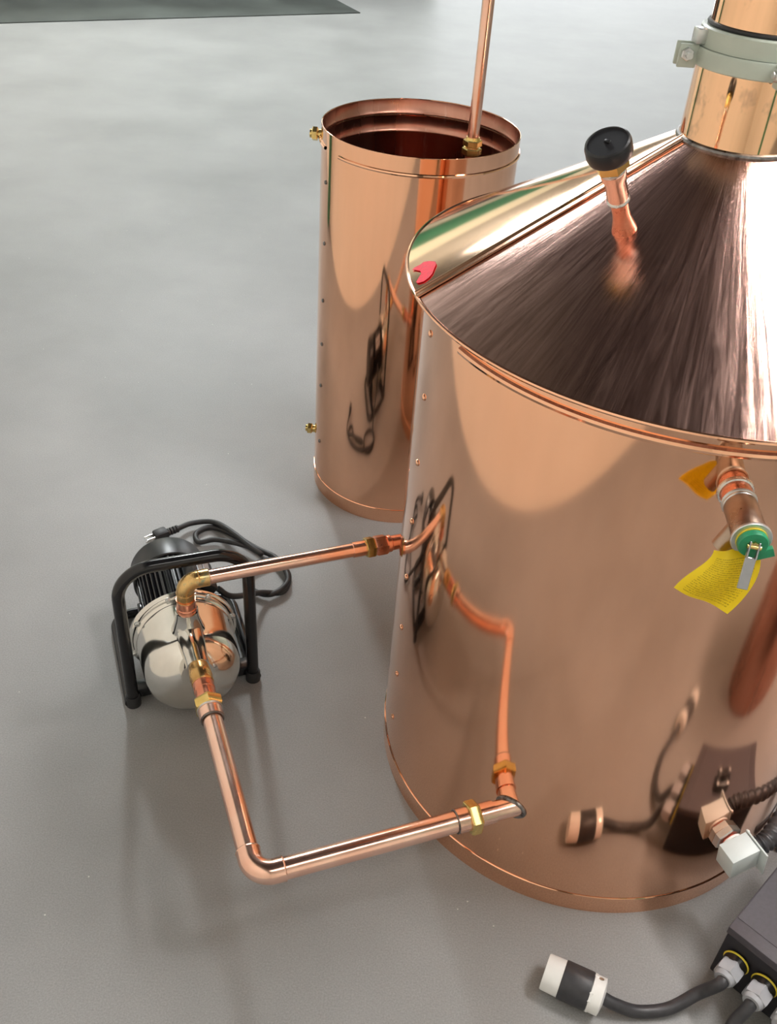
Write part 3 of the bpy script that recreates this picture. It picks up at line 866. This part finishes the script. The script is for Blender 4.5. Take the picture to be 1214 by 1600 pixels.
# terminal box with rating plate, on the right shoulder
a = radians(48)
tn = E1 * cos(a) + UZ * sin(a); tt = -E1 * sin(a) + UZ * cos(a)
b = NB(); box(b, P(0.735, 0, ZM) + tn * 0.080, E2, tt, tn, (0.085, 0.062, 0.030), 0.004); tb = obj('terminal_box', b, 'blackplastic', pump)
b = NB()
box(b, P(0.737, 0, ZM) + tn * 0.0955 + tt * 0.010, E2, tt, tn, (0.070, 0.016, 0.0012), 0.0003, 1)
box(b, P(0.737, 0, ZM) + tn * 0.0955 - tt * 0.010, E2, tt, tn, (0.070, 0.018, 0.0012), 0.0003, 1)
obj('rating_plate', b, 'label', tb)
b = NB()
box(b, P(0.72, -0.075, 0.14), E2, E1, UZ, (0.03, 0.012, 0.03), 0.003); obj('motor_lug', b, 'black', pump)
# tubular frame
b = NB()
TR = 0.0125
hoop = fillet([P(0.600, -0.120, TR), P(0.602, -0.122, 0.362), P(0.602, 0.130, 0.362), P(0.600, 0.134, TR)], 0.068, 12)
tube(b, hoop, TR, 18); fr = obj('carry_handle', b, 'black', pump)
b = NB()
for w in (-0.127, 0.139):
    tube(b, fillet([P(0.592, w, TR), P(0.86, w, TR), P(0.86, 0.005, TR)], 0.04, 8), 0.011, 14)
obj('base_rail', b, 'black', pump)
b = NB(); box(b, P(0.62, 0.005, 0.022), E1, E2, UZ, (0.25, 0.034, 0.022), 0.003); box(b, P(0.79, 0.005, 0.04), E1, E2, UZ, (0.10, 0.03, 0.06), 0.003); box(b, P(0.79, 0.005, 0.014), E1, E2, UZ, (0.28, 0.03, 0.006), 0.002)
obj('crossbar', b, 'black', pump)
for w in (-0.12, 0.134):
    b = NB(); lathe(b, P(0.600, w, 0.0), UZ, [(0.0158, 0), (0.0158, 0.022), (0.0140, 0.026)], 20, cap=True); obj('rubber_foot', b, 'rubber', fr)
# its own mains lead, coiled on the floor behind
b = NB()
c0 = P(0.74, 0.092, 0.15)
pts = [c0, c0 + E1 * 0.03 - UZ * 0.03, (-0.285, 1.70, 0.03), (-0.235, 1.735, 0.008), (-0.232, 1.80, 0.008), (-0.275, 1.84, 0.014), (-0.325, 1.80, 0.018), (-0.315, 1.735, 0.012), (-0.262, 1.715, 0.014),
       (-0.228, 1.765, 0.018), (-0.262, 1.835, 0.020), (-0.325, 1.885, 0.010), (-0.395, 1.935, 0.008), (-0.452, 1.955, 0.008), (-0.482, 1.925, 0.008), (-0.468, 1.89, 0.010), (-0.425, 1.90, 0.014), (-0.345, 1.875, 0.022),
       (-0.305, 1.845, 0.026), (-0.33, 1.86, 0.032), (-0.40, 1.925, 0.030), (-0.45, 1.965, 0.018), (-0.50, 1.955, 0.016), (-0.528, 1.925, 0.020)]
tube(b, spline(pts, 10), 0.0068, 12)
ld = obj('mains_lead', b, 'rubber', pump)
b = NB()
pp = V((-0.528, 1.925, 0.020)); pdv = V((-0.72, -0.62, 0)).normalized()
for k in range(4): lathe(b, pp + pdv * (0.008 * k), pdv, [(0.009, 0), (0.010, 0.001), (0.010, 0.005), (0.009, 0.006)], 16, cap=True)
box(b, pp + pdv * 0.048, pdv, UZ.cross(pdv), UZ, (0.036, 0.030, 0.028), 0.006)
pg = obj('plug', b, 'rubber', ld)
for off, zz in ((-0.007, 0.004), (0.007, 0.004), (0, -0.006)):
    b = NB(); box(b, pp + pdv * 0.077 + UZ.cross(pdv) * off + UZ * zz, pdv, UZ.cross(pdv), UZ, (0.024, 0.0022, 0.006), 0.0005, 1); obj('prong', b, 'solder', pg)

# ------------------------------------------------------------------ lower (suction) line
def port_hit(p, d, R=SR):
    q = V((p.x - SX, p.y - SY)); dd = V((d.x, d.y))
    B = q.dot(dd); C = q.dot(q) - R * R
    return -B - sqrt(B * B - C)
ZL = 0.22
LRAD = 0.0178
el = P(0, 0, ZL)
th = port_hit(el, E1)
suction = thing('suction_pipe', 'thick copper pipe bent at a right angle low in front, joining pump inlet to still', 'pipe', tuple(el))
b = NB()
tube(b, fillet([P(0.335, 0, ZL), el, P(0, 0.338, ZL)], 0.032, 14), LRAD, 32)
obj('pipe_run', b, 'pipe', suction)
b = NB()
tube(b, fillet([P(0.046, 0, ZL), el, P(0, 0.046, ZL)], 0.032, 14), LRAD + 0.0018, 32)
for p_, d_ in ((P(0.046, 0, ZL), E2), (P(0, 0.046, ZL), E1)):
    torus(b, p_, d_, LRAD + 0.0012, 0.0014, 32, 6)
obj('elbow', b, 'pipe', suction)
# union at the pump
b = NB(); lathe(b, P(0.325, 0, ZL), E2, [(LRAD + 0.0012, 0), (0.0222, 0.0005), (0.0222, 0.022), (0.0195, 0.0225)], 32, cap=True); obj('union_sleeve', b, 'pipe', suction)
b = NB(); torus(b, P(0.3245, 0, ZL), E2, LRAD + 0.0022, 0.0018, 32, 8); obj('solder_ring', b, 'solder_dark', suction)
b = NB(); lathe(b, P(0.346, 0, ZL), E2, [(0.0235, 0), (0.0235, 0.003), (0.022, 0.004)], 32, cap=True); obj('union_collar', b, 'zinc', suction)
b = NB(); hexnut(b, P(0.349, 0, ZL), E2, 0.0275, 0.021, 0.06); obj('union_nut', b, 'brass', suction)
b = NB(); lathe(b, P(0.369, 0, ZL), E2, [(0.019, 0), (0.0187, 0.025), (0.0197, 0.026), (0.0197, 0.034), (0.019, 0.046)], 32, cap=True); obj('adapter', b, 'pipe_red', suction)
b = NB(); lathe(b, P(0.412, 0, ZL), E2, [(0.0195, 0), (0.0208, 0.002), (0.0205, 0.014), (0.0215, 0.016), (0.0205, 0.030), (0.0185, 0.046)], 32, cap=True); obj('threaded_end', b, 'brass_old', suction)
# union at the still
b = NB(); lathe(b, P(0, 0.337, ZL), E1, [(LRAD, 0), (0.0205, 0.0008), (0.0205, 0.022), (0.0195, 0.023)], 32, cap=True); obj('union_sleeve', b, 'pipe', suction)
b = NB(); torus(b, P(0, 0.3368, ZL), E1, LRAD + 0.0016, 0.0011, 32, 8); obj('solder_ring', b, 'solder_dark', suction)
b = NB(); hexnut(b, P(0, 0.358, ZL), E1, 0.0285, 0.019, 0.06); obj('union_nut', b, 'brass', suction)
b = NB(); lathe(b, P(0, 0.376, ZL), E1, [(0.0195, 0), (0.0195, 0.028), (0.0172, 0.0285), (0.0172, th - 0.376 + 0.022)], 32, cap=True); obj('adapter', b, 'pipe', suction)
# weld bead following the curved wall
b = NB()
pts = []
for k in range(41):
    a = 2 * pi * k / 40
    o_ = el + (UZ * cos(a) - E2 * sin(a)) * 0.0185
    pts.append(o_ + E1 * (port_hit(o_, E1) - 0.0005))
tube(b, pts, 0.0036, 10, cap=False)
obj('weld_bead', b, 'solder_dark', suction)

# ------------------------------------------------------------------ upper (return) line
ZU = 0.345
ue = P(OS, 0, ZU)
ud = V((0.0373, 1.548, 0)) - V((ue.x, ue.y, 0)); ud.normalize()
def Q(t): return ue + ud * t
tu = port_hit(ue, ud)
URAD = 0.0140
ret = thing('return_pipe', 'thinner copper pipe running level from the pump top elbow to the side of the still', 'pipe', tuple(ue))
b = NB(); tube(b, [Q(0.042), Q(0.2), Q(0.375)], URAD, 28); obj('pipe_run', b, 'pipe', ret)
b = NB()
lathe(b, V((ue.x, ue.y, 0.268)), UZ, [(0.0185, 0), (0.0195, 0.001), (0.0195, 0.012), (0.0180, 0.014), (0.0180, 0.032), (0.019, 0.034)], 32, cap=True)
obj('riser_adapter', b, 'pipe_red', ret)
b = NB()
tube(b, fillet([V((ue.x, ue.y, 0.298)), ue, Q(0.046)], 0.026, 14), 0.0170, 28)
torus(b, V((ue.x, ue.y, 0.300)), UZ, 0.0168, 0.0020, 28, 8); torus(b, V((ue.x, ue.y, 0.318)), UZ, 0.0166, 0.0014, 28, 8); torus(b, Q(0.0265), ud, 0.0166, 0.0014, 28, 8)
obj('elbow', b, 'brass_old', ret)
b = NB(); torus(b, Q(0.046), ud, 0.0150, 0.0020, 28, 8); obj('solder_ring', b, 'solder', ret)
b = NB(); lathe(b, Q(0.334), ud, [(URAD, 0), (0.0158, 0.0008), (0.0158, 0.028), (0.0150, 0.03)], 28, cap=True); obj('union_sleeve', b, 'pipe', ret)
b = NB(); hexnut(b, Q(0.362), ud, 0.0218, 0.018, 0.06); obj('union_nut', b, 'brass', ret)
b = NB(); hexnut(b, Q(0.381), ud, 0.0215, 0.026, 0.1); lathe(b, Q(0.405), ud, [(0.0165, 0), (0.0175, 0.004), (0.0175, 0.010), (0.0150, 0.012), (0.0150, 0.022), (0.0145, tu - 0.405 + 0.02)], 28, cap=True); obj('union_half', b, 'pipe_red', ret)
b = NB()
pts = []
x_, y_, z_ = frame(ud)
for k in range(41):
    a = 2 * pi * k / 40
    o_ = ue + (x_ * cos(a) + y_ * sin(a)) * 0.0155
    pts.append(o_ + ud * (port_hit(o_, ud) - 0.0005))
tube(b, pts, 0.003, 10, cap=False)
obj('weld_bead', b, 'solder_dark', ret)
